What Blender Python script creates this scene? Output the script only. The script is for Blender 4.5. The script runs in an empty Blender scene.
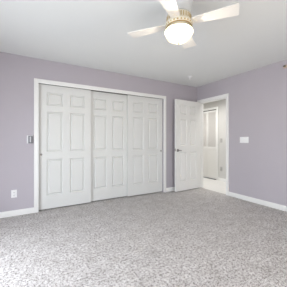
import bpy, bmesh, math, random
from mathutils import Vector, Matrix

random.seed(4)
S = bpy.context.scene
C = S.collection
PI = math.pi

# ------------------------------------------------------------------ camera, sky, lights, exposure
cam_data = bpy.data.cameras.new('camera')
cam = bpy.data.objects.new('camera', cam_data)
C.objects.link(cam)
cam.location = (-3.598, -3.604, 1.137)
cam.rotation_euler = (PI / 2, 0, math.radians(-30.04))
cam_data.sensor_width = 36
cam_data.lens = 201 / 287 * 36
cam_data.shift_y = -0.0101
cam_data.clip_start = 0.02
S.camera = cam

S.view_settings.view_transform = 'Standard'
S.view_settings.look = 'None'
S.view_settings.gamma = 1
S.view_settings.use_curve_mapping = False
S.view_settings.exposure = 0.60

world = bpy.data.worlds.new('daylight_sky')
S.world = world
world.use_nodes = True
wn = world.node_tree
sky = wn.nodes.new('ShaderNodeTexSky')
sky.sky_type = 'NISHITA'
sky.sun_disc = False
sky.sun_elevation = math.radians(40)
sky.sun_rotation = math.radians(60)
wn.links.new(sky.outputs['Color'], wn.nodes['Background'].inputs['Color'])
wn.nodes['Background'].inputs['Strength'].default_value = 0.15


def area(name, loc, rot, sx, sy, power, col, spread=PI):
    d = bpy.data.lights.new(name, 'AREA')
    d.shape = 'RECTANGLE'
    d.size, d.size_y = sx, sy
    d.energy = power
    d.color = col
    d.spread = spread
    o = bpy.data.objects.new(name, d)
    C.objects.link(o)
    o.location = loc
    o.rotation_euler = rot
    return o


XL, YF, H = -4.75, -4.30, 2.44          # far sides of the bedroom, ceiling height
# daylight: open sky outside the glass patio door of the left wall, and the window behind the camera
area('patio_daylight', (XL - 0.36, -2.10, 0.95), (0, -PI / 2 + 0.38, 0), 1.30, 1.80, 65, (0.88, 0.93, 1.0))
area('patio_sky', (XL - 0.90, -2.10, 2.60), (0, -math.radians(36), 0), 1.4, 2.2, 12, (0.90, 0.95, 1.0), 1.5)
area('window_daylight', (-2.0, YF - 0.17, 1.40), (PI / 2, 0, 0), 2.20, 1.30, 32, (1.0, 0.945, 0.88))
area('hall_light', (0.50, 0.25, 2.42), (0, 0, 0), 0.5, 2.6, 16, (1.0, 0.98, 0.95), 2.3)


# ------------------------------------------------------------------ materials
def mat(name, col, rough=0.5, metal=0.0, var=0.0, vscale=6.0, bump=0.0, bscale=120.0, emis=None, estr=0.0, spec=0.5):
    m = bpy.data.materials.new(name)
    m.use_nodes = True
    nt = m.node_tree
    b = nt.nodes['Principled BSDF']
    b.inputs['Roughness'].default_value = rough
    b.inputs['Metallic'].default_value = metal
    b.inputs['Specular IOR Level'].default_value = spec
    tc = nt.nodes.new('ShaderNodeTexCoord')
    n = nt.nodes.new('ShaderNodeTexNoise')
    n.inputs['Scale'].default_value = vscale
    n.inputs['Detail'].default_value = 4
    nt.links.new(tc.outputs['Object'], n.inputs['Vector'])
    mx = nt.nodes.new('ShaderNodeMix')
    mx.data_type = 'RGBA'
    lo = [max(0, c * (1 - var)) for c in col]
    hi = [min(1, c * (1 + var)) for c in col]
    mx.inputs[6].default_value = (*lo, 1)
    mx.inputs[7].default_value = (*hi, 1)
    nt.links.new(n.outputs['Fac'], mx.inputs[0])
    nt.links.new(mx.outputs[2], b.inputs['Base Color'])
    if bump:
        n2 = nt.nodes.new('ShaderNodeTexNoise')
        n2.inputs['Scale'].default_value = bscale
        n2.inputs['Detail'].default_value = 3
        nt.links.new(tc.outputs['Object'], n2.inputs['Vector'])
        bp = nt.nodes.new('ShaderNodeBump')
        bp.inputs['Strength'].default_value = bump
        bp.inputs['Distance'].default_value = 0.004
        nt.links.new(n2.outputs['Fac'], bp.inputs['Height'])
        nt.links.new(bp.outputs['Normal'], b.inputs['Normal'])
    if emis:
        b.inputs['Emission Color'].default_value = (*emis, 1)
        b.inputs['Emission Strength'].default_value = estr
    return m


def carpet_mat():
    m = bpy.data.materials.new('grey_frieze_carpet')
    m.use_nodes = True
    nt = m.node_tree
    b = nt.nodes['Principled BSDF']
    b.inputs['Roughness'].default_value = 0.95
    b.inputs['Specular IOR Level'].default_value = 0.1
    tc = nt.nodes.new('ShaderNodeTexCoord')

    def noise(scale, detail, rough=0.6):
        n = nt.nodes.new('ShaderNodeTexNoise')
        n.inputs['Scale'].default_value = scale
        n.inputs['Detail'].default_value = detail
        n.inputs['Roughness'].default_value = rough
        nt.links.new(tc.outputs['Object'], n.inputs['Vector'])
        return n
    tuft = noise(125, 2, 0.6)
    clump = noise(46, 2, 0.6)
    ad = nt.nodes.new('ShaderNodeMix')
    ad.data_type = 'FLOAT'
    ad.inputs[0].default_value = 0.45
    nt.links.new(tuft.outputs['Fac'], ad.inputs[2])
    nt.links.new(clump.outputs['Fac'], ad.inputs[3])
    r = nt.nodes.new('ShaderNodeValToRGB')
    e = r.color_ramp.elements
    e[0].position, e[0].color = 0.40, (0.20, 0.182, 0.172, 1)
    e[1].position, e[1].color = 0.56, (0.78, 0.762, 0.75, 1)
    x = e.new(0.47)
    x.color = (0.53, 0.507, 0.493, 1)
    nt.links.new(ad.outputs[0], r.inputs['Fac'])
    patch = noise(7.0, 5, 0.7)                     # trodden patches of pile lying different ways
    r2 = nt.nodes.new('ShaderNodeValToRGB')
    r2.color_ramp.elements[0].position = 0.3
    r2.color_ramp.elements[0].color = (0.72, 0.70, 0.69, 1)
    r2.color_ramp.elements[1].position = 0.7
    r2.color_ramp.elements[1].color = (1, 1, 1, 1)
    nt.links.new(patch.outputs['Fac'], r2.inputs['Fac'])
    mx = nt.nodes.new('ShaderNodeMix')
    mx.data_type = 'RGBA'
    mx.blend_type = 'MULTIPLY'
    mx.inputs[0].default_value = 1
    nt.links.new(r.outputs['Color'], mx.inputs[6])
    nt.links.new(r2.outputs['Color'], mx.inputs[7])
    nt.links.new(mx.outputs[2], b.inputs['Base Color'])
    bp = nt.nodes.new('ShaderNodeBump')
    bp.inputs['Strength'].default_value = 0.7
    bp.inputs['Distance'].default_value = 0.012
    nt.links.new(ad.outputs[0], bp.inputs['Height'])
    nt.links.new(bp.outputs['Normal'], b.inputs['Normal'])
    return m


def pane_mat():
    m = bpy.data.materials.new('window_glass')
    m.use_nodes = True
    nt = m.node_tree
    nt.nodes.remove(nt.nodes['Principled BSDF'])
    t = nt.nodes.new('ShaderNodeBsdfTransparent')
    g = nt.nodes.new('ShaderNodeBsdfGlossy')
    g.inputs['Roughness'].default_value = 0.02
    mx = nt.nodes.new('ShaderNodeMixShader')
    mx.inputs[0].default_value = 0.06
    nt.links.new(t.outputs[0], mx.inputs[1])
    nt.links.new(g.outputs[0], mx.inputs[2])
    nt.links.new(mx.outputs[0], nt.nodes['Material Output'].inputs['Surface'])
    return m


M = {
    'wall': mat('lavender_wall_paint', (0.485, 0.452, 0.490), 0.75, var=0.03, vscale=2, bump=0.12, bscale=90, spec=0.25),
    'hall_wall': mat('warm_white_hall_paint', (0.64, 0.63, 0.605), 0.8, var=0.02, bump=0.1, spec=0.25),
    'hall_floor': mat('overlit_hall_floor', (0.72, 0.71, 0.685), 0.6, var=0.04, vscale=5, spec=0.3),  # pale tone paints in the strong light on the hall floor
    'ceiling': mat('white_ceiling_paint', (0.785, 0.80, 0.785), 0.9, var=0.015, vscale=3, bump=0.15, bscale=70, spec=0.1),
    'trim': mat('white_satin_trim_paint', (0.87, 0.87, 0.85), 0.4, var=0.015, vscale=4, spec=0.4),
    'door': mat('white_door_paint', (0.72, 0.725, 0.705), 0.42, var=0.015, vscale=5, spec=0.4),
    'hall_door': mat('light_lifted_door_paint', (0.84, 0.835, 0.81), 0.42, var=0.015, vscale=5, spec=0.4),  # lightened copy of the door white, standing in for light on these doors
    'dark': mat('painted_closet_shade', (0.10, 0.10, 0.10), 0.9, var=0.1),  # near-black paints in the shade inside the closet
    'track': mat('bronze_track_metal', (0.10, 0.095, 0.085), 0.45, metal=0.7, var=0.1),
    'nickel': mat('satin_nickel', (0.30, 0.29, 0.28), 0.33, metal=1.0, var=0.05, vscale=40),
    'steel': mat('brushed_grey_metal', (0.20, 0.20, 0.215), 0.5, metal=0.2, var=0.06, vscale=60),
    'plate': mat('white_plastic', (0.86, 0.86, 0.86), 0.35, var=0.01),
    'greylight': mat('light_grey_plastic', (0.62, 0.62, 0.64), 0.5, var=0.03),
    'shadeplate': mat('shade_grey_plastic', (0.46, 0.45, 0.43), 0.5, var=0.03),  # grey paints in the shade on the hall switch and outlet
    'slot': mat('dark_slot', (0.04, 0.04, 0.04), 0.6, var=0.1),
    'fan': mat('white_fan_enamel', (0.58, 0.59, 0.59), 0.35, var=0.02, vscale=10),
    'blade': mat('white_fan_blade', (0.78, 0.76, 0.72), 0.4, var=0.02, vscale=8),
    'brass': mat('antique_brass', (0.50, 0.35, 0.14), 0.32, metal=0.85, var=0.15, vscale=60),
    'aged': mat('aged_cream_brass', (0.30, 0.235, 0.13), 0.45, metal=0.3, var=0.25, vscale=50),
    'cream': mat('cream_fan_enamel', (0.74, 0.69, 0.56), 0.4, var=0.04, vscale=30),
    'bowl': mat('lit_frosted_glass', (0.22, 0.20, 0.155), 0.35, var=0.05, vscale=9, emis=(1.0, 0.88, 0.70), estr=0.15),
    'louvre': mat('pale_grey_louvre_paint', (0.76, 0.74, 0.71), 0.6, var=0.02),
    'sprinkler': mat('sprinkler_brass', (0.52, 0.40, 0.33), 0.45, metal=0.5, var=0.1),
    'rim_glass': mat('cream_glass_rim', (0.70, 0.62, 0.46), 0.35, var=0.05, vscale=9, emis=(1.0, 0.84, 0.60), estr=0.12),
    'carpet': carpet_mat(),
    'pane': pane_mat(),
}


def let_light_through(m, fac):
    """frosted glass: part of the lamp light passes straight through"""
    nt = m.node_tree
    out = nt.nodes['Material Output']
    t = nt.nodes.new('ShaderNodeBsdfTransparent')
    mx = nt.nodes.new('ShaderNodeMixShader')
    mx.inputs[0].default_value = fac
    nt.links.new(nt.nodes['Principled BSDF'].outputs[0], mx.inputs[1])
    nt.links.new(t.outputs[0], mx.inputs[2])
    nt.links.new(mx.outputs[0], out.inputs['Surface'])


let_light_through(M['bowl'], 0.45)
let_light_through(M['rim_glass'], 0.45)


# ------------------------------------------------------------------ mesh helpers
def box(bm, x0, x1, y0, y1, z0, z1, bev=0.0):
    t = bmesh.new()
    r = bmesh.ops.create_cube(t, size=1)
    for v in r['verts']:
        v.co = Vector(((x0 + x1) / 2 + v.co.x * (x1 - x0), (y0 + y1) / 2 + v.co.y * (y1 - y0), (z0 + z1) / 2 + v.co.z * (z1 - z0)))
    if bev:
        bmesh.ops.bevel(t, geom=t.edges[:], offset=bev, segments=2, affect='EDGES', profile=0.6)
    merge(bm, t)


def merge(bm, t, mx=None):
    if mx is not None:
        t.transform(mx)
    me = bpy.data.meshes.new('tmp')
    t.to_mesh(me)
    t.free()
    bm.from_mesh(me)
    bpy.data.meshes.remove(me)


def lathe(bm, prof, n=48, mx=None, caps=False):
    t = bmesh.new()
    rings = []
    for r, z in prof:
        if r < 1e-5:
            rings.append([t.verts.new((0, 0, z))])
        else:
            rings.append([t.verts.new((r * math.cos(2 * PI * k / n), r * math.sin(2 * PI * k / n), z)) for k in range(n)])
    for a, b in zip(rings, rings[1:]):
        for k in range(n):
            k2 = (k + 1) % n
            if len(a) == 1 and len(b) == 1:
                continue
            if len(a) == 1:
                t.faces.new((a[0], b[k], b[k2]))
            elif len(b) == 1:
                t.faces.new((a[k], b[0], a[k2]))
            else:
                t.faces.new((a[k], b[k], b[k2], a[k2]))
    if caps:
        for r in (rings[0], rings[-1]):
            if len(r) > 1:
                t.faces.new(r)
    bmesh.ops.recalc_face_normals(t, faces=t.faces[:])
    for f in t.faces:
        f.smooth = True
    merge(bm, t, mx)


def tube(bm, pts, r, n=10, cap=True):
    t = bmesh.new()
    pts = [Vector(p) for p in pts]
    rings = []
    for i, p in enumerate(pts):
        d = (pts[min(i + 1, len(pts) - 1)] - pts[max(i - 1, 0)]).normalized()
        a = d.orthogonal().normalized() if i == 0 else (a0 - d * a0.dot(d)).normalized()
        a0 = a
        b = d.cross(a)
        rings.append([t.verts.new(p + (a * math.cos(2 * PI * k / n) + b * math.sin(2 * PI * k / n)) * r) for k in range(n)])
    for A, B in zip(rings, rings[1:]):
        for k in range(n):
            t.faces.new((A[k], A[(k + 1) % n], B[(k + 1) % n], B[k]))
    if cap:
        t.faces.new(rings[0])
        t.faces.new(rings[-1])
    bmesh.ops.recalc_face_normals(t, faces=t.faces[:])
    for f in t.faces:
        f.smooth = True
    merge(bm, t)


def obj(name, bm, m, parent=None, auto=True):
    bmesh.ops.recalc_face_normals(bm, faces=bm.faces[:])
    me = bpy.data.meshes.new(name)
    bm.to_mesh(me)
    bm.free()
    me.materials.append(m)
    if auto:
        me.set_sharp_from_angle(angle=math.radians(38))
    o = bpy.data.objects.new(name, me)
    C.objects.link(o)
    if parent:
        o.parent = parent
    return o


def new():
    return bmesh.new()


def boxes(*bs):
    bm = new()
    for b in bs:
        box(bm, *b)
    return bm


def tag(o, label, cat, group=None, kind=None):
    o['label'] = label
    o['category'] = cat
    if group:
        o['group'] = group
    if kind:
        o['kind'] = kind
    return o


def struct(name, bm, m, label=None, cat=None, parent=None):
    o = obj(name, bm, m, parent)
    if parent is None:
        o['kind'] = 'structure'
        if label:
            tag(o, label, cat)
    return o


def thing(name, label, cat, loc=(0, 0, 0), rotz=0, group=None, kind=None):
    o = bpy.data.objects.new(name, None)
    C.objects.link(o)
    o.location = loc
    o.rotation_euler = (0, 0, rotz)
    o.empty_display_size = 0.1
    return tag(o, label, cat, group, kind)


def copy_tree(o, parent=None):
    c = o.copy()
    C.objects.link(c)
    c.parent = parent
    for ch in list(o.children):
        copy_tree(ch, c)
    return c


# ------------------------------------------------------------------ room shell
T = 0.12                                  # wall thickness
OX0, OX1, OZ = -3.442, -1.007, 2.068      # closet opening in the back wall
DY0, DY1, DZ = -0.840, -0.078, 2.050      # doorway in the right wall
HX = 1.12                                 # far wall of the hall

bm = new()
box(bm, XL - T, 0.04, YF - T, 2.2, -0.10, 0.0)
struct('floor', bm, M['carpet'], 'mottled grey frieze carpet covering the whole floor', 'floor')
bm = new()
box(bm, 0.04, HX + T + 0.35, -2.0, 2.2, -0.10, 0.0)
struct('floor_hall', bm, M['hall_floor'], 'hall floor beyond the doorway, strong light painted in pale', 'floor')
bm = new()
box(bm, XL - T, T, YF - T, 0.8, H, H + 0.1)
struct('ceiling', bm, M['ceiling'], 'smooth white bedroom ceiling', 'ceiling')

struct('wall_back', boxes((XL, OX0, 0, T, 0, H), (OX1, 0.0, 0, T, 0, H), (OX0, OX1, 0, T, OZ, H)), M['wall'],
       'lavender wall around the white sliding closet doors', 'wall')
struct('wall_right', boxes((0, T, YF, DY0, 0, H), (0, T, DY1, T, 0, H), (0, T, DY0, DY1, DZ, H)), M['wall'],
       'lavender wall with the open doorway and switch plate', 'wall')

# left wall with two windows, wall behind the camera with one
WA = (-3.05, -1.15)
WZ = (0.75, 2.05)
struct('wall_left', boxes((XL - T, XL, YF - T, WA[0], 0, H), (XL - T, XL, WA[1], T, 0, H),
                          (XL - T, XL, WA[0], WA[1], 2.05, H)), M['wall'])
WC = (-3.10, -0.90)
struct('wall_front', boxes((XL, WC[0], YF - T, YF, 0, H), (WC[1], T, YF - T, YF, 0, H),
                           (WC[0], WC[1], YF - T, YF, 0, WZ[0]), (WC[0], WC[1], YF - T, YF, WZ[1], H)), M['wall'])


# sliding glass patio door
x0, x1, w = XL - 0.10, XL - 0.05, 0.05
ym = (WA[0] + WA[1]) / 2
r = struct('door_3', boxes((x0, x1, WA[0], WA[0] + w, 0.0, 2.05), (x0, x1, WA[1] - w, WA[1], 0.0, 2.05), (x0, x1, ym - 0.04, ym + 0.04, w, 2.0),
                           (x0, x1, WA[0] + w, WA[1] - w, 0.0, w), (x0, x1, WA[0] + w, WA[1] - w, 2.0, 2.05)), M['trim'])
for a, b in ((WA[0] + w, ym - 0.04), (ym + 0.04, WA[1] - w)):
    obj('glass_pane', boxes((x0 + 0.02, x0 + 0.026, a, b, w, 2.0)), M['pane'], r)
y0, y1, w = YF - 0.09, YF - 0.04, 0.045
r = struct('window_3', boxes((WC[0], WC[0] + w, y0, y1, WZ[0], WZ[1]), (WC[1] - w, WC[1], y0, y1, WZ[0], WZ[1]),
                             (WC[0] + w, WC[1] - w, y0, y1, WZ[0], WZ[0] + w), (WC[0] + w, WC[1] - w, y0, y1, WZ[1] - w, WZ[1]),
                             (-2.02, -1.98, y0, y1, WZ[0] + w, WZ[1] - w)), M['trim'])
obj('glass_pane', boxes((WC[0] + w, WC[1] - w, y0 + 0.02, y0 + 0.026, WZ[0] + w, WZ[1] - w)), M['pane'], r)

# closet recess behind the sliding doors, its shade painted near-black
struct('wall_closet', boxes((OX0 - 0.05, OX1 + 0.05, 0.72, 0.78, 0, H), (OX0 - 0.05, OX0, T, 0.72, 0, H), (OX1, OX1 + 0.05, T, 0.72, 0, H)), M['dark'])

# hall beyond the doorway
BY0, BY1, BZ = 0.350, 1.10, 2.045         # bifold opening in the hall's far wall
struct('wall_hall', boxes((HX, HX + T, -2.0, BY0, 0, H), (HX, HX + T, BY1, 2.2, 0, H), (HX, HX + T, BY0, BY1, BZ, H),
                          (T, HX, 2.1, 2.2, 0, H), (T, HX, -2.0, -1.9, 0, H), (T - 0.06, T, T, 2.1, 0, H), (HX + T + 0.3, HX + T + 0.35, BY0 - 0.05, BY1 + 0.05, 0, H)),
       M['hall_wall'], 'white hall wall seen through the open doorway', 'wall')
struct('ceiling_hall', boxes((T, HX + T + 0.35, -2.0, 2.2, H, H + 0.1)), M['ceiling'])

# baseboards
BH, BT = 0.088, 0.013
def baseboard(name, b, label=None):
    bm = new()
    box(bm, *b, bev=0.004)
    struct(name, bm, M['trim'], label, 'baseboard' if label else None)


CW = 0.065                                # casing width
baseboard('baseboard_back', (XL, OX0 - CW, -BT, 0, 0, BH), 'white baseboard under the wall outlet beside the closet')
baseboard('baseboard_back.001', (OX1 + CW, 0, -BT, 0, 0, BH), 'short white baseboard between closet and open door')
baseboard('baseboard_right', (-BT, 0, YF, DY0 - 0.06, 0, BH), 'white baseboard along the wall with the doorway')
baseboard('baseboard_left', (XL, XL + BT, YF, WA[0], 0, BH))
baseboard('baseboard_left.001', (XL, XL + BT, WA[1], -BT, 0, BH))
baseboard('baseboard_front', (XL + BT, -BT, YF, YF + BT, 0, BH))
baseboard('baseboard_hall', (HX - BT, HX, -1.9, BY0 - 0.06, 0, BH), 'white baseboard of the hall under the shade-grey outlet')

# closet casing and jambs
bm = new()
box(bm, OX0 - CW, OX0, -0.018, 0, 0, 2.118, bev=0.004)
box(bm, OX1, OX1 + CW, -0.018, 0, 0, 2.118, bev=0.004)
box(bm, OX0, OX1, -0.018, 0, 2.050, 2.118, bev=0.004)
tr = struct('trim_1', bm, M['trim'], 'white casing framing the wide sliding closet', 'door casing')
# track in the closet head
bm = new()
box(bm, OX0, OX1, 0.030, 0.115, OZ - 0.012, OZ)
obj('track', bm, M['track'], tr)

# doorway casing, jambs, stop
bm = new()
box(bm, -0.018, 0, DY0 - 0.06, DY0, 0, DZ + 0.062, bev=0.004)
box(bm, -0.018, 0, DY1, DY1 + 0.06, 0, DZ + 0.062, bev=0.004)
box(bm, -0.018, 0, DY0, DY1, DZ, DZ + 0.062, bev=0.004)
box(bm, T, T + 0.016, DY0 - 0.06, DY0, 0, DZ + 0.062, bev=0.004)
box(bm, T, T + 0.016, DY1, DY1 + 0.06, 0, DZ + 0.062, bev=0.004)
box(bm, T, T + 0.016, DY0, DY1, DZ, DZ + 0.062, bev=0.004)
tr2 = struct('trim_2', bm, M['trim'], 'white casing framing the open doorway to the hall', 'door casing')
bm = new()
box(bm, 0, T, DY0, DY0 + 0.012, 0, DZ)
box(bm, 0, T, DY1 - 0.012, DY1, 0, DZ)
box(bm, 0, T, DY0 + 0.012, DY1 - 0.012, DZ - 0.012, DZ)
box(bm, 0.045, 0.08, DY0 + 0.012, DY0 + 0.024, 0, DZ - 0.012)
box(bm, 0.045, 0.08, DY1 - 0.024, DY1 - 0.012, 0, DZ - 0.012)
obj('door_jamb', bm, M['trim'], tr2)

# ------------------------------------------------------------------ six-panel doors
def rect_ring(t, a, ya, b, yb):
    """quads between rectangle a=(x0,x1,z0,z1) at y=ya and b at y=yb"""
    def c(r, y):
        return [t.verts.new(p) for p in ((r[0], y, r[2]), (r[1], y, r[2]), (r[1], y, r[3]), (r[0], y, r[3]))]
    A, B = c(a, ya), c(b, yb)
    for k in range(4):
        t.faces.new((A[k], A[(k + 1) % 4], B[(k + 1) % 4], B[k]))


def inset(r, d):
    return (r[0] + d, r[1] - d, r[2] + d, r[3] - d)


def flat(t, r, y):
    t.faces.new([t.verts.new(p) for p in ((r[0], y, r[2]), (r[1], y, r[2]), (r[1], y, r[3]), (r[0], y, r[3]))])


DEP = 0.016


def door_leaf_mesh(w, h, th, panels, both=False):
    """slab 0..w by 0..h whose faces lie at y=0 and y=th, with sunk sticking round each panel"""
    bm = new()
    xs = sorted({0, w} | {p[0] for p in panels} | {p[1] for p in panels})
    zs = sorted({0, h} | {p[2] for p in panels} | {p[3] for p in panels})
    for side in (0, 1):
        y = 0 if side == 0 else th
        s = 1 if side == 0 else -1
        for x0, x1 in zip(xs, xs[1:]):
            for z0, z1 in zip(zs, zs[1:]):
                cx, cz = (x0 + x1) / 2, (z0 + z1) / 2
                if (side == 0 or both) and any(p[0] < cx < p[1] and p[2] < cz < p[3] for p in panels):
                    continue
                flat(bm, (x0, x1, z0, z1), y)
        if side == 0 or both:
            for p in panels:
                rect_ring(bm, p, y, inset(p, 0.004), y + s * 0.004)
                rect_ring(bm, inset(p, 0.004), y + s * 0.004, inset(p, 0.014), y + s * DEP)
                flat(bm, inset(p, 0.014), y + s * DEP)
    rect = [(0, 0), (w, 0), (w, h), (0, h)]
    for k in range(4):
        a, b = rect[k], rect[(k + 1) % 4]
        bm.faces.new([bm.verts.new(v) for v in ((a[0], 0, a[1]), (b[0], 0, b[1]), (b[0], th, b[1]), (a[0], th, a[1]))])
    bmesh.ops.remove_doubles(bm, verts=bm.verts[:], dist=1e-5)
    return bm


def raised_mesh(p, y, s):
    bm = new()
    a = inset(p, 0.022)
    b = inset(p, 0.036)
    rect_ring(bm, a, y + s * DEP, inset(a, 0.0008), y + s * (DEP - 0.0025))
    rect_ring(bm, inset(a, 0.0008), y + s * (DEP - 0.0025), b, y + s * 0.0015)
    flat(bm, b, y + s * 0.0015)
    bmesh.ops.remove_doubles(bm, verts=bm.verts[:], dist=1e-5)
    return bm


def six(w, st, mid, rows):
    c = (w - mid) / 2
    return [(a, b, z0, z1) for z0, z1 in rows for a, b in ((st, c), (c + mid, w - st))]


CD_W, CD_H = 0.845, 2.034
rows = ((0.215, 0.815), (0.935, 1.598), (1.695, 1.912))
cp = six(CD_W, 0.115, 0.115, rows)


def closet_door(x, y, label, pull):
    t = thing('sliding_closet_door', label, 'closet door', (x, y, 0.018), 0, 'sliding closet doors', 'thing')
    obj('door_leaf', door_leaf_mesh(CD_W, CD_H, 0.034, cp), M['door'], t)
    for p in cp:
        obj('raised_panel', raised_mesh(p, 0, 1), M['door'], t)
    if pull is not None:
        bm = new()
        mx = Matrix.Translation((pull, 0, 0.892)) @ Matrix.Rotation(PI / 2, 4, 'X')
        lathe(bm, ((0.0, 0.0006), (0.010, 0.0006), (0.013, 0.003), (0.017, 0.003), (0.018, 0.0)), 28, mx)
        f = obj('finger_pull', bm, M['nickel'], t)
        f['label'] = 'round nickel finger pull'
    return t


closet_door(OX0 + 0.003, 0.036, 'white six-panel sliding closet door beside the grey wall control, pull at its edge', 0.035)
closet_door((OX0 + OX1) / 2 - CD_W / 2, 0.078, 'white six-panel sliding closet door in the middle, partly behind its two neighbours', None)
closet_door(OX1 - 0.006 - CD_W, 0.036, 'white six-panel sliding closet door beside the bare wall and open hinged door', CD_W - 0.035)

# hinged bedroom door, open against the back wall.  Built with local +x away from the hinge.
HD_W, HD_H, HD_T = 0.762, 2.030, 0.035
hrows = ((0.205, 0.855), (1.005, 1.605), (1.710, 1.922))
hp = six(HD_W, 0.122, 0.098, hrows)
d1 = thing('door_1', 'white six-panel hinged door standing open beside the doorway', 'door', (-0.030, -0.086, 0.018), 0, None, 'structure')
d1.rotation_euler = (0, 0, PI + math.radians(2.6))   # local -y becomes the wall side, local +y faces the room
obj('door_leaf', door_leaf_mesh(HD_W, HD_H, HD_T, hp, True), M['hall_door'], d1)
for p in hp:
    obj('raised_panel', raised_mesh(p, HD_T, -1), M['hall_door'], d1)
    obj('raised_panel', raised_mesh(p, 0, 1), M['hall_door'], d1)
for s in (1, -1):
    bm = new()
    yy = HD_T if s > 0 else 0
    mx = Matrix.Translation((HD_W - 0.060, yy, 0.905)) @ Matrix.Rotation(-s * PI / 2, 4, 'X')
    lathe(bm, ((0.0, 0.009), (0.026, 0.009), (0.031, 0.005), (0.032, 0.0)), 28, mx)
    lathe(bm, ((0.011, 0.005), (0.011, 0.045)), 16, mx, True)
    pts = [(HD_W - 0.060, yy + s * 0.044, 0.905), (HD_W - 0.075, yy + s * 0.047, 0.905), (HD_W - 0.100, yy + s * 0.047, 0.900), (HD_W - 0.128, yy + s * 0.044, 0.898)]
    tube(bm, pts, 0.0095, 12)
    hd = obj('lever_handle', bm, M['nickel'], d1)
    hd['label'] = 'dark nickel lever handle'
bm = new()
box(bm, HD_W - 0.001, HD_W + 0.0015, 0.007, 0.028, 0.885, 0.945)
box(bm, HD_W + 0.001, HD_W + 0.010, 0.012, 0.023, 0.905, 0.925)
obj('latch', bm, M['nickel'], d1)
for z in (0.20, 1.02, 1.80):
    bm = new()
    lathe(bm, ((0.0, 0), (0.006, 0), (0.006, 0.09), (0.0, 0.09)), 12, Matrix.Translation((-0.007, HD_T * 0 - 0.002, z)))
    obj('hinge', bm, M['nickel'], d1)

# ------------------------------------------------------------------ hall closet bifold
def bifold(y0, y1, label):
    """louvre above, flush panel below; stands in the opening of the hall's far wall, facing -x"""
    t = thing('bifold_closet_door', label, 'closet door', (HX - 0.004, y0, 0.030), 0, 'hall closet bifold leaves', 'thing')
    w, h, st = y1 - y0, 1.992, 0.030
    z1, z2, z3 = 0.815, 0.925, 1.945
    bm = new()
    box(bm, 0, 0.030, 0, st, 0, h, bev=0.002)
    box(bm, 0, 0.030, w - st, w, 0, h, bev=0.002)
    box(bm, 0, 0.030, st, w - st, z1, z2, bev=0.002)
    box(bm, 0, 0.030, st, w - st, z3, h, bev=0.002)
    box(bm, 0, 0.030, st, w - st, 0, 0.10, bev=0.002)
    obj('door_frame', bm, M['hall_door'], t)
    bm = new()
    box(bm, 0.004, 0.024, st, w - st, 0.10, z1)
    obj('lower_panel', bm, M['hall_door'], t)
    bm = new()
    n = 34
    for k in range(n):
        z = z2 + (k + 0.5) * (z3 - z2) / n
        tb = new()
        box(tb, -0.0035, 0.0035, st, w - st, -0.019, 0.019)
        merge(bm, tb, Matrix.Translation((0.015, 0, z)) @ Matrix.Rotation(math.radians(38), 4, 'Y'))
    lv = obj('louvre_panel', bm, M['louvre'], t)
    lv['label'] = 'pale grey louvred upper half'


bifold(BY0 + 0.004, BY0 + 0.342, 'white bifold leaf with louvred top, beside the hall switch and outlet')
bifold(BY0 + 0.346, BY0 + 0.684, 'white bifold leaf with louvred top, half hidden behind the open hinged door')
bm = new()
box(bm, HX - 0.016, HX, BY0 - 0.06, BY0, 0, BZ + 0.06, bev=0.004)
box(bm, HX - 0.016, HX, BY1, BY1 + 0.06, 0, BZ + 0.06, bev=0.004)
box(bm, HX - 0.016, HX, BY0, BY1, BZ, BZ + 0.06, bev=0.004)
tr3 = struct('trim_3', bm, M['trim'], 'white casing around the bifold closet in the hall', 'door casing')
obj('track', boxes((HX + 0.002, HX + 0.05, BY0, BY1, BZ - 0.018, BZ)), M['track'], tr3)
obj('gap_shade_strip', boxes((HX - 0.002, HX + 0.06, BY0, BY1, 0.0, 0.008)), M['track'], tr3)  # dark strip painting in the shade of the gap under the bifold
bm = new()
box(bm, HX + 0.012, HX + 0.04, BY0 + 0.688, BY1, 0.010, BZ - 0.020)
struct('door_2', bm, M['hall_door'])

# ------------------------------------------------------------------ ceiling fan
FX, FY = -2.403, -2.181
fan = thing('ceiling_fan', 'white four-blade ceiling fan with brass trim and lit glass bowl on white ceiling', 'ceiling fan', (FX, FY, 0))
bm = new()
lathe(bm, ((0.0, 2.44), (0.118, 2.44), (0.124, 2.434), (0.124, 2.356), (0.120, 2.348), (0.112, 2.338), (0.110, 2.275), (0.113, 2.266), (0.0, 2.266)), 64)
o = obj('canopy', bm, M['fan'], fan)
o['label'] = 'round white housing flush against the ceiling'
bm = new()
lathe(bm, ((0.100, 2.266), (0.110, 2.262), (0.108, 2.255), (0.108, 2.215), (0.112, 2.208), (0.100, 2.204)), 64)
o = obj('motor_housing', bm, M['cream'], fan)
bm = new()
for k in range(30):
    tb = new()
    box(tb, 0.105, 0.1120, -0.0040, 0.0040, 2.216, 2.255, bev=0.002)
    merge(bm, tb, Matrix.Rotation(2 * PI * k / 30, 4, 'Z'))
obj('vent_ribs', bm, M['brass'], o)
bm = new()
lathe(bm, ((0.0, 2.206), (0.108, 2.205), (0.120, 2.198), (0.122, 2.186), (0.116, 2.172), (0.098, 2.162), (0.0, 2.160)), 64)
o = obj('flywheel', bm, M['cream'], fan)
bm = new()
for k in range(24):                       # pierced ornament round the flywheel
    tb = new()
    bmesh.ops.create_uvsphere(tb, u_segments=10, v_segments=6, radius=1)
    for v in tb.verts:
        v.co = Vector((v.co.x * 0.005, v.co.y * 0.009, v.co.z * 0.008))
    merge(bm, tb, Matrix.Rotation(2 * PI * k / 24, 4, 'Z') @ Matrix.Translation((0.118, 0, 2.182)))
lathe(bm, ((0.110, 2.170), (0.115, 2.168), (0.106, 2.163)), 64)
obj('brass_ornament', bm, M['brass'], o)
bm = new()
lathe(bm, ((0.090, 2.162), (0.096, 2.150), (0.110, 2.142), (0.120, 2.137), (0.121, 2.129), (0.0, 2.129)), 64)
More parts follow.
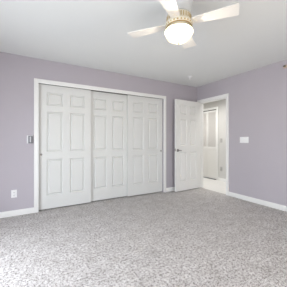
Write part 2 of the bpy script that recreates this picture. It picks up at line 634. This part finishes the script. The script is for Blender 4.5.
o = obj('light_fitter', bm, M['cream'], fan)
bm = new()                                # centre rod that carries the bowl
lathe(bm, ((0.006, 2.135), (0.006, 2.036)), 12)
obj('rod', bm, M['brass'], o)
bm = new()
prof = [(0.120, 2.106)]
for k in range(0, 15):
    a = k / 14 * PI / 2
    prof.append((0.1215 * math.cos(a) ** 0.9 if k < 14 else 0.0, 2.104 - 0.068 * math.sin(a)))
inner = [(max(0.0, r - 0.004), z + 0.003) for r, z in reversed(prof)]
lathe(bm, [(r * 0.96, z) for r, z in prof + inner[:-1] + [prof[0]]], 64)
o = obj('glass_bowl', bm, M['bowl'], fan)
o['label'] = 'glowing frosted glass bowl shade'
bm = new()
lathe(bm, ((0.117, 2.124), (0.121, 2.127), (0.126, 2.124), (0.128, 2.116), (0.124, 2.107), (0.117, 2.103), (0.114, 2.104), (0.117, 2.124)), 64)
obj('glass_rim', bm, M['rim_glass'], o)
for k in range(3):                        # the bulbs inside the bowl
    a = 2 * PI * k / 3 + 0.9
    ld = bpy.data.lights.new('bulb_light', 'POINT')
    ld.energy = 10.0
    ld.color = (1.0, 0.88, 0.70)
    ld.shadow_soft_size = 0.02
    lo = bpy.data.objects.new('bulb_light', ld)
    C.objects.link(lo)
    lo.location = (FX + 0.055 * math.cos(a), FY + 0.055 * math.sin(a), 2.090)
bm = new()
lathe(bm, ((0.0, 2.038), (0.012, 2.037), (0.013, 2.032), (0.007, 2.028), (0.009, 2.023), (0.005, 2.016), (0.0, 2.014)), 20)
obj('finial', bm, M['brass'], o)

def blade_mesh():
    bm = new()
    n, sec = 14, []
    R0, R1 = 0.118, 0.490
    for i in range(n + 1):
        t = i / n
        hw = 0.042 + 0.029 * t
        if t < 0.06:
            hw *= 0.80 + 0.2 * (t / 0.06)
        sec.append((R0 + t * (R1 - R0), hw))
    sec.append((R1 + 0.006, 0.066))
    vt, vb = [], []
    for x, hw in sec:
        vt.append([bm.verts.new((x, s * hw, 0.003)) for s in (-1, -0.33, 0.33, 1)])
        vb.append([bm.verts.new((x, s * hw, -0.003)) for s in (-1, -0.33, 0.33, 1)])
    for i in range(len(sec) - 1):
        for k in range(3):
            bm.faces.new((vt[i][k], vt[i + 1][k], vt[i + 1][k + 1], vt[i][k + 1]))
            bm.faces.new((vb[i][k], vb[i][k + 1], vb[i + 1][k + 1], vb[i + 1][k]))
        for k in (0, 3):
            bm.faces.new((vt[i][k], vb[i][k], vb[i + 1][k], vt[i + 1][k]))
    for i in (0, len(sec) - 1):
        for k in range(3):
            bm.faces.new((vt[i][k], vt[i][k + 1], vb[i][k + 1], vb[i][k]))
    return bm


def iron_mesh():
    bm = new()
    for q in (-1, 1):
        tube(bm, ((0.100, q * 0.010, 0.004), (0.125, q * 0.016, 0.008), (0.150, q * 0.024, 0.0062), (0.185, q * 0.014, 0.0060)), 0.0045, 8)
    box(bm, 0.098, 0.165, -0.022, 0.022, 0.003, 0.0075, 0.0015)
    for x, y in ((0.135, 0.016), (0.135, -0.016), (0.155, 0.0)):
        lathe(bm, ((0.0, -0.0062), (0.004, -0.0055), (0.005, -0.0028)), 10, Matrix.Translation((x, y, 0)))
    return bm


FAN_ANG = -24.5 - 30
first = None
for k in range(4):
    if first is None:
        first = obj('blade', blade_mesh(), M['blade'], fan)
        iron = obj('blade_iron', iron_mesh(), M['cream'], first)
        b = first
    else:
        b = copy_tree(first, fan)
    b.location = (0, 0, 2.200)
    b.rotation_mode = 'XYZ'
    b.rotation_euler = (math.radians(-5), 0, math.radians(FAN_ANG + 90 * k))

# ------------------------------------------------------------------ small wall and ceiling fittings
def plate_mesh(w, h, d=0.006):
    bm = new()
    box(bm, -w / 2, w / 2, -d, 0, -h / 2, h / 2, bev=0.0025)
    return bm


def outlet(name, label, loc, rotz, m):
    t = thing(name, label, 'wall outlet', loc, rotz, None)
    obj('cover_plate', plate_mesh(0.072, 0.116), m, t)
    for z in (0.020, -0.020):
        bm = new()
        box(bm, -0.017, 0.017, -0.009, -0.005, z - 0.014, z + 0.014, bev=0.003)
        f = obj('receptacle', bm, m, t)
        bm = new()
        box(bm, -0.009, -0.006, -0.0095, -0.0088, z - 0.004, z + 0.006)
        box(bm, 0.006, 0.009, -0.0095, -0.0088, z - 0.004, z + 0.006)
        lathe(bm, ((0.0, 0.0005), (0.003, 0.0005), (0.003, -0.0003)), 12, Matrix.Translation((0, -0.0090, z - 0.009)) @ Matrix.Rotation(PI / 2, 4, 'X'))
        obj('slots', bm, M['slot'], f)
    return t


def switch(name, label, loc, rotz, gangs, w, h, m, m2):
    t = thing(name, label, 'light switch', loc, rotz, None)
    obj('cover_plate', plate_mesh(w, h), m, t)
    for g in range(gangs):
        x = (g - (gangs - 1) / 2) * 0.046
        bm = new()
        tb = new()
        box(tb, -0.0165, 0.0165, -0.0045, 0.003, -0.033, 0.033, bev=0.0015)
        merge(bm, tb, Matrix.Translation((x, -0.0065, 0)) @ Matrix.Rotation(math.radians(4), 4, 'X'))
        obj('rocker', bm, m2, t)
    return t


outlet('wall_outlet', 'white duplex outlet low on the lavender wall beside the closet', (-3.770, 0, 0.335), 0, M['plate'])
switch('light_switch', 'white three-gang switch plate on the lavender wall beside the doorway', (0, -1.237, 1.150), -PI / 2 + 0, 3, 0.178, 0.116, M['plate'], M['plate'])
switch('light_switch', 'small switch plate, shade painted in grey, on the white hall wall above the outlet', (HX, 0.190, 1.140), -PI / 2, 1, 0.072, 0.116, M['shadeplate'], M['shadeplate'])
outlet('wall_outlet', 'small outlet, shade painted in grey, low on the white hall wall seen through the doorway', (HX, 0.190, 0.340), -PI / 2, M['shadeplate'])

# grey wall control beside the closet casing
t = thing('wall_control', 'silver-grey wall control box on the lavender wall against the closet casing', 'wall control', (-3.563, 0, 1.155), 0)
obj('back_plate', plate_mesh(0.080, 0.124, 0.006), M['plate'], t)
bm = new()
box(bm, -0.022, 0.040, -0.030, -0.005, -0.060, 0.056, bev=0.004)
obj('body', bm, M['steel'], t)
bm = new()
box(bm, -0.002, 0.014, -0.033, -0.029, -0.044, 0.044, bev=0.0015)
o = obj('button_strip', bm, M['greylight'], t)

# ceiling fitting near the corner
t = thing('ceiling_sprinkler', 'small round white sprinkler head on the ceiling above the open door', 'sprinkler', (-0.735, -0.535, H), 0)
bm = new()
lathe(bm, ((0.0, 0), (0.050, 0.0), (0.049, -0.006), (0.036, -0.016), (0.018, -0.020), (0.0, -0.020)), 32)
obj('escutcheon', bm, M['plate'], t)
bm = new()
lathe(bm, ((0.012, -0.018), (0.012, -0.030), (0.008, -0.036), (0.008, -0.050), (0.022, -0.052), (0.022, -0.056), (0.0, -0.056)), 20)
obj('deflector', bm, M['plate'], t)

# sidewall sprinkler on the right wall under the ceiling
t = thing('wall_sprinkler', 'small brass sprinkler head high on the lavender wall under the ceiling', 'sprinkler', (0, -1.945, 2.330), 0)
RX = Matrix.Rotation(-PI / 2, 4, 'Y')
bm = new()
lathe(bm, ((0.0, 0.0), (0.032, 0.0), (0.031, 0.003), (0.020, 0.006), (0.0, 0.006)), 28, RX)
obj('escutcheon', bm, M['sprinkler'], t)
bm = new()
lathe(bm, ((0.010, 0.005), (0.010, 0.016), (0.007, 0.020), (0.007, 0.030), (0.0, 0.030)), 18, RX)
box(bm, -0.035, -0.030, -0.017, 0.017, -0.008, 0.012, 0.0015)
box(bm, -0.032, -0.014, -0.014, -0.010, -0.004, 0.004)
box(bm, -0.032, -0.014, 0.010, 0.014, -0.004, 0.004)
o = obj('deflector', bm, M['track'], t)
o['label'] = 'dark deflector and frame'
